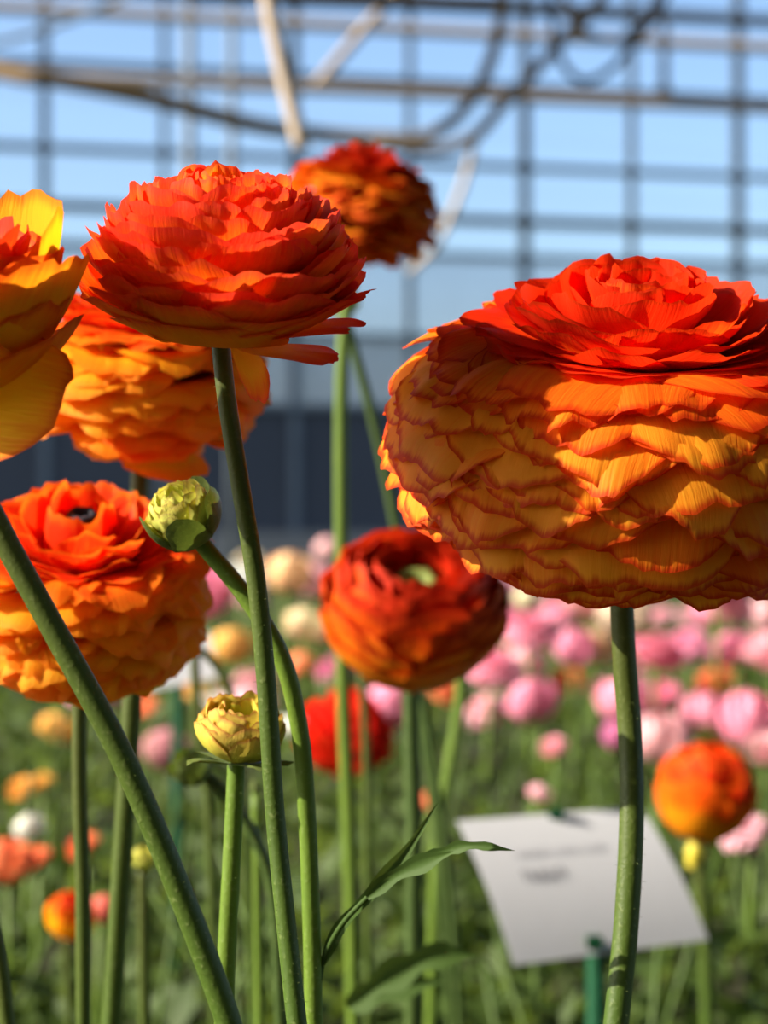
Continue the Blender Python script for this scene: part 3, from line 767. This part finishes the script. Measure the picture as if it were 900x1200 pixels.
# ------------------------------------------------------------------ blooms of the beds behind
def bloom_mesh(name, prof, n, seed, nu=6, nv=6):
    rng = np.random.default_rng(seed); VV, FF, UU = [], [], []; k = 0
    for i in range(n):
        t = (i + .5) / n; rt, zt, th, W, e0, red = lerp_profile(prof, t)
        rt *= 1 + rng.normal(0, .05); zt += rng.normal(0, .03); th += rng.normal(0, 8)
        P0 = np.array([.05, .05 + .4 * t]); P3 = np.array([rt, zt]); L = np.linalg.norm(P3 - P0)
        P1 = P0 + L * .42 * np.array([math.cos(math.radians(e0)), math.sin(math.radians(e0))])
        P2 = P3 - L * .36 * np.array([math.cos(math.radians(th)), math.sin(math.radians(th))])
        V, F, UV = petal_arrays(P0, P1, P2, P3, W, i * 2.39996, nu, nv, rng, ruffle=.05, jag=.02)
        VV.append(V); UU.append(UV); FF += [tuple(a + k for a in f) for f in F]; k += len(V)
    me = mesh_from(name, np.concatenate(VV), FF, np.concatenate(UU)); me.materials.append(M['far']); return me
BLOOMS = [bloom_mesh('bloom', GLOBE, 30, 1), bloom_mesh('bloom', CUP, 34, 2), bloom_mesh('bloom', POMPOM, 46, 3)]
sv, sf, suv = tube_arrays([Vector((0, 0, 0)), Vector((0.02, 0.0, 0.35)), Vector((0.0, 0.01, 0.7)), Vector((0, 0, 1.0))], 1.0, 0.85, 7)
PLACED = []
def far_flower(px, py, Rpx, color, label, group=None, d=None, kind=None, rg=random.Random(4)):
    Rm = 0.031 if Rpx > 16 else 0.022
    if d is None:
        d = FPX * Rm / Rpx
        if py > 640: d = min(d, 560 / (py - 600))
    R = R_of(Rpx, d); c = at(px, py, d)
    PLACED.append((c, R))
    base = Vector((c.x + rg.uniform(-.02, .02), d, 0.0))
    root = empty('ranunculus', base); tag(root, label, 'flower', group)
    bz = c.z - R * 0.75
    bl = link('bloom', BLOOMS[rg.randrange(3) if kind is None else kind], root)
    bl.location = Vector((c.x, d, bz)) - base; bl.scale = (R * 1.14, R * 1.14, R * 1.14)
    bl.rotation_euler = (rg.uniform(0.15, 0.6), rg.uniform(-.3, .3), rg.uniform(0, 6))
    bl.color = (*color, 1)
    top = Vector((c.x, d, bz + R * .1)) - base
    path = [Vector((0, 0, 0)), top * 0.4 + Vector((0.004, 0, 0)), top * 0.75, top]
    tube('stem', path, .0032, .0026, M['stem_bright'], root, 6)
    return root
PK, PP, MG, CR, WH, OR, YE, RD, PE, DU = (0.93, 0.27, 0.48), (0.95, 0.50, 0.58), (0.72, 0.10, 0.36), (0.90, 0.78, 0.52), (0.90, 0.88, 0.84), (0.92, 0.20, 0.015), (0.92, 0.48, 0.02), (0.80, 0.05, 0.01), (0.93, 0.58, 0.26), (0.55, 0.14, 0.20)
named = [
    (635, 822, 31, PK, 'large pink bloom left of the thick stem, lowest of its cluster'),
    (576, 779, 32, PK, 'large pink bloom just right of the rust red bowl'),
    (576, 829, 25, PP, 'pale pink bloom directly below the pink one beside the rust red bowl'),
    (670, 760, 27, PK, 'pink bloom above the small orange one left of the thick stem'),
    (660, 712, 20, PK, 'small pink bloom tucked under the huge golden flower, left of its stem'),
    (766, 760, 30, PK, 'pink bloom just right of the thick stem of the golden flower'),
    (808, 752, 24, PK, 'pink bloom between the thick stem and the orange globe, second from stem'),
    (862, 757, 28, PK, 'pink bloom directly above the small orange globe at right'),
    (890, 720, 22, PP, 'pale pink bloom at the right edge under the golden flower'),
    (596, 720, 15, MG, 'small magenta bloom between rust red bowl and golden flower'),
    (651, 872, 15, PP, 'tiny pale pink bloom hanging below the large pink cluster'),
    (775, 868, 36, PP, 'big pale pink bloom behind the round red orange flower'),
    (713, 863, 20, MG, 'magenta bloom close to the left side of the thick stem'),
    (628, 928, 15, PP, 'tiny pale pink bloom above the white name card'),
    (897, 872, 24, PP, 'pale pink bloom cut by the right edge above the round red flower'),
    (882, 972, 28, PP, 'pale pink bloom low at the right edge behind the round red flower'),
    (745, 806, 20, PP, 'pale pink bloom touching the right side of the thick stem'),
    (697, 806, 17, DU, 'dusky pink bloom just left of the thick stem'),
    (613, 702, 15, CR, 'cream bloom under the left rim of the golden flower'),
    (668, 797, 19, OR, 'small orange bloom in front of the pink cluster'),
    (844, 796, 26, OR, 'orange globe bloom at right in front of the pink bed'),
    (519, 806, 23, OR, 'orange bloom peeping out below the rust red bowl'),
    (505, 938, 15, OR, 'small orange bloom left of the white name card'),
    (333, 674, 29, PE, 'peach bloom right of the curved coral flower stem'),
    (366, 684, 24, PP, 'pale pink bloom beside the peach bloom'),
    (298, 800, 26, PP, 'pale pink bloom behind the curved coral flower stem'),
    (270, 758, 25, YE, 'golden orange bloom between lower left flower and curved stem'),
    (350, 782, 19, OR, 'small orange bloom behind the curved bud stem'),
    (252, 822, 20, WH, 'white bloom behind the mustard bud'),
    (342, 850, 20, WH, 'white bloom right of the mustard bud behind the two stems'),
    (395, 782, 22, MG, 'magenta bloom above the scarlet flower'),
    (30, 920, 17, YE, 'yellow bloom at far left above the white bloom'),
    (52, 914, 15, YE, 'smaller yellow bloom right beside the far left yellow one'),
    (60, 850, 24, YE, 'dull yellow bloom under the lower left orange flower'),
    (10, 1012, 32, OR, 'orange bloom cut by the left edge low down'),
    (48, 1002, 18, OR, 'small orange bloom next to the one at the left edge'),
    (36, 972, 19, WH, 'white bloom at far left above the orange ones'),
    (104, 986, 20, OR, 'orange bloom behind the upright left stem'),
    (118, 1068, 20, RD, 'red bloom beside the yellow bud low at left'),
    (188, 882, 30, DU, 'dusky purple pink bloom behind the slanting foreground stem'),
    (172, 826, 15, OR, 'small orange bloom under the lower left orange flower'),
    (300, 700, 18, PP, 'small pale pink bloom between curved stem and lower left flower')]
rgf = random.Random(12)
for (x, y, r, c, lab) in named:
    far_flower(x, y, r, tuple(min(0.96, ch * rgf.uniform(.94, 1.05)) for ch in c), lab, 'single blooms in the beds behind', rg=rgf)
# the rest of the far bed
CLS = {'pink': (PK, 'soft pink bloom far back in the blurred flower bed'), 'pale': (PP, 'pale pink bloom far back in the blurred flower bed'),
       'cream': (CR, 'cream bloom far back in the blurred flower bed'), 'white': (WH, 'white bloom far back in the blurred flower bed'), 'yellow': (YE, 'yellow bloom far back in the blurred flower bed')}
rgf = random.Random(77)
cand = []
for i in range(1500):
    dd = 2.2 + 4.0 * rgf.random() ** 1.3
    xr = rgf.uniform(-0.24, 0.25) * dd
    right = xr / dd > -0.02
    key = rgf.choices(list(CLS), [5, 4, 1.2, 0.8, 0.1] if right else [1.2, 3, 1.0, 1.2, 2])[0]
    if not right and rgf.random() < 0.80: continue
    z = rgf.uniform(0.24, 0.41)
    px, py = CX + xr / dd * FPX, CY + (CAMZ - z) / dd * FPX
    if any(math.hypot(px - n[0], py - n[1]) < n[2] * 1.5 and dd < min(31 * 2.2 / n[2], 560 / max(n[1] - 600, 1)) + .3 for n in named): continue
    cand.append((dd, px, py, FPX * rgf.uniform(.030, .042) / dd, key))
# keep the blooms the photograph could show something of: nearer flowers cover the ones behind
cover = np.zeros((1200, 900), bool); gy, gx = np.mgrid[0:1200, 0:900]
def disc(px, py, rx, ry): return ((gx - px) / rx) ** 2 + ((gy - py) / ry) ** 2 <= 1
for big in ((735, 505, 292, 200), (480, 705, 108, 98), (110, 670, 142, 145), (405, 850, 52, 60), (825, 927, 60, 60)): cover |= disc(*big)
near = sorted([(min(31 * 2.2 / n[2], 560 / max(n[1] - 600, 1)), n[0], n[1], n[2], None) for n in named] + cand, key=lambda c: c[0])
kept = []
for c in near:
    dsc = disc(c[1], c[2], c[3], c[3]); tot = dsc.sum()
    if c[4] is None: cover |= dsc; continue
    if tot == 0 or (dsc & ~cover).sum() < 0.34 * math.pi * c[3] ** 2: continue
    p3 = at(c[1], c[2], c[0])
    if any((p3 - q).length < (R_of(c[3], c[0]) + r_) * 0.98 for q, r_ in PLACED): continue
    PLACED.append((p3, R_of(c[3], c[0]))); kept.append(c); cover |= dsc
ZONES = ((300, 'left of the curved coral flower stem'), (490, 'between the curved stem and the rust red bowl'),
         (600, 'just right of the rust red bowl'), (735, 'close on the left of the thick stem'), (820, 'close on the right of the thick stem'), (1e9, 'near the right edge'))
ORD = 'highest|second highest|third highest|fourth highest|fifth highest|sixth highest|seventh highest|eighth highest|ninth highest|tenth highest|eleventh highest|twelfth highest|thirteenth highest|fourteenth highest|fifteenth highest|sixteenth highest'.split('|')
CNAME = {'pink': 'soft pink', 'pale': 'pale pink', 'cream': 'cream', 'white': 'white', 'yellow': 'yellow'}
rank = {}
for c in sorted(kept, key=lambda c: c[2]):
    zone = next(t for lim, t in ZONES if c[1] < lim); k = rank.get((zone, c[4]), 0); rank[(zone, c[4])] = k + 1
    col = CLS[c[4]][0]
    lab = '%s far %s bloom %s' % (ORD[min(k, len(ORD) - 1)], CNAME[c[4]], zone)
    far_flower(c[1], c[2], c[3], tuple(min(0.96, ch * rgf.uniform(.9, 1.06)) for ch in col), lab, CNAME[c[4]] + ' blooms of the far bed', d=c[0], rg=rgf)

# ------------------------------------------------------------------ leaves of the beds (uncountable)
def foliage():
    rng = np.random.default_rng(5); V, F = [], []
    n = 26000
    dd = 0.85 + 8.5 * rng.random(n) ** 1.9
    xx = (rng.random(n) * 2 - 1) * (0.27 * dd + 0.35)
    clump = 0.5 + 0.5 * np.sin(xx * 23 + 3 * np.sin(dd * 9)) * np.sin(dd * 17 + 2 * np.sin(xx * 11))
    top = np.clip(0.11 + 0.05 * (dd - 0.85), 0.11, 0.19) + 0.07 * clump
    zz = top * (0.12 + 0.88 * rng.random(n) ** 0.6)
    L = rng.uniform(0.018, 0.05, n); W = L * rng.uniform(0.16, 0.32, n)
    az = rng.random(n) * 6.283; el = rng.uniform(-0.5, 1.2, n); ro = rng.normal(0, 0.7, n)
    k = 0
    for i in range(n):
        ca, sa, ce, se = math.cos(az[i]), math.sin(az[i]), math.cos(el[i]), math.sin(el[i])
        t = np.array([ca * ce, sa * ce, se]); s = np.array([-sa, ca, 0]) * math.cos(ro[i]) + np.array([-ca * se, -sa * se, ce]) * math.sin(ro[i])
        nn = np.cross(t, s); p = np.array([xx[i], dd[i], zz[i]]); l, w = L[i], W[i]
        V += [p, p + t * l * .45 + s * w + nn * w * .4, p + t * l * .5, p + t * l * .45 - s * w + nn * w * .4, p + t * l - nn * w * .6]
        F += [(k, k + 1, k + 2), (k, k + 2, k + 3), (k + 1, k + 4, k + 2), (k + 2, k + 4, k + 3)]; k += 5
    o = link('foliage', mesh_from('foliage', V, F), None, M['foliage'])
    tag(o, 'dense green divided leaves filling the flower beds', 'foliage', kind='stuff')
    # thin upright stalks among the leaves
    V, F, UV = [], [], []; k = 0
    for i in range(260):
        d_ = 1.0 + 5 * rng.random() ** 1.5; x = (rng.random() * 2 - 1) * (0.25 * d_ + .2); h = rng.uniform(.18, .33)
        v, f, uv = tube_arrays([Vector((x, d_, 0)), Vector((x + rng.normal(0, .015), d_, h * .5)), Vector((x + rng.normal(0, .03), d_, h))], .0022, .0016, 5)
        V += v; UV += uv; F += [tuple(a + k for a in q) for q in f]; k += len(v)
    o = link('leaf_stalks', mesh_from('leaf_stalks', V, F, UV), None, M['stem'])
    tag(o, 'thin green stalks standing among the bed leaves', 'foliage', kind='stuff')
foliage()
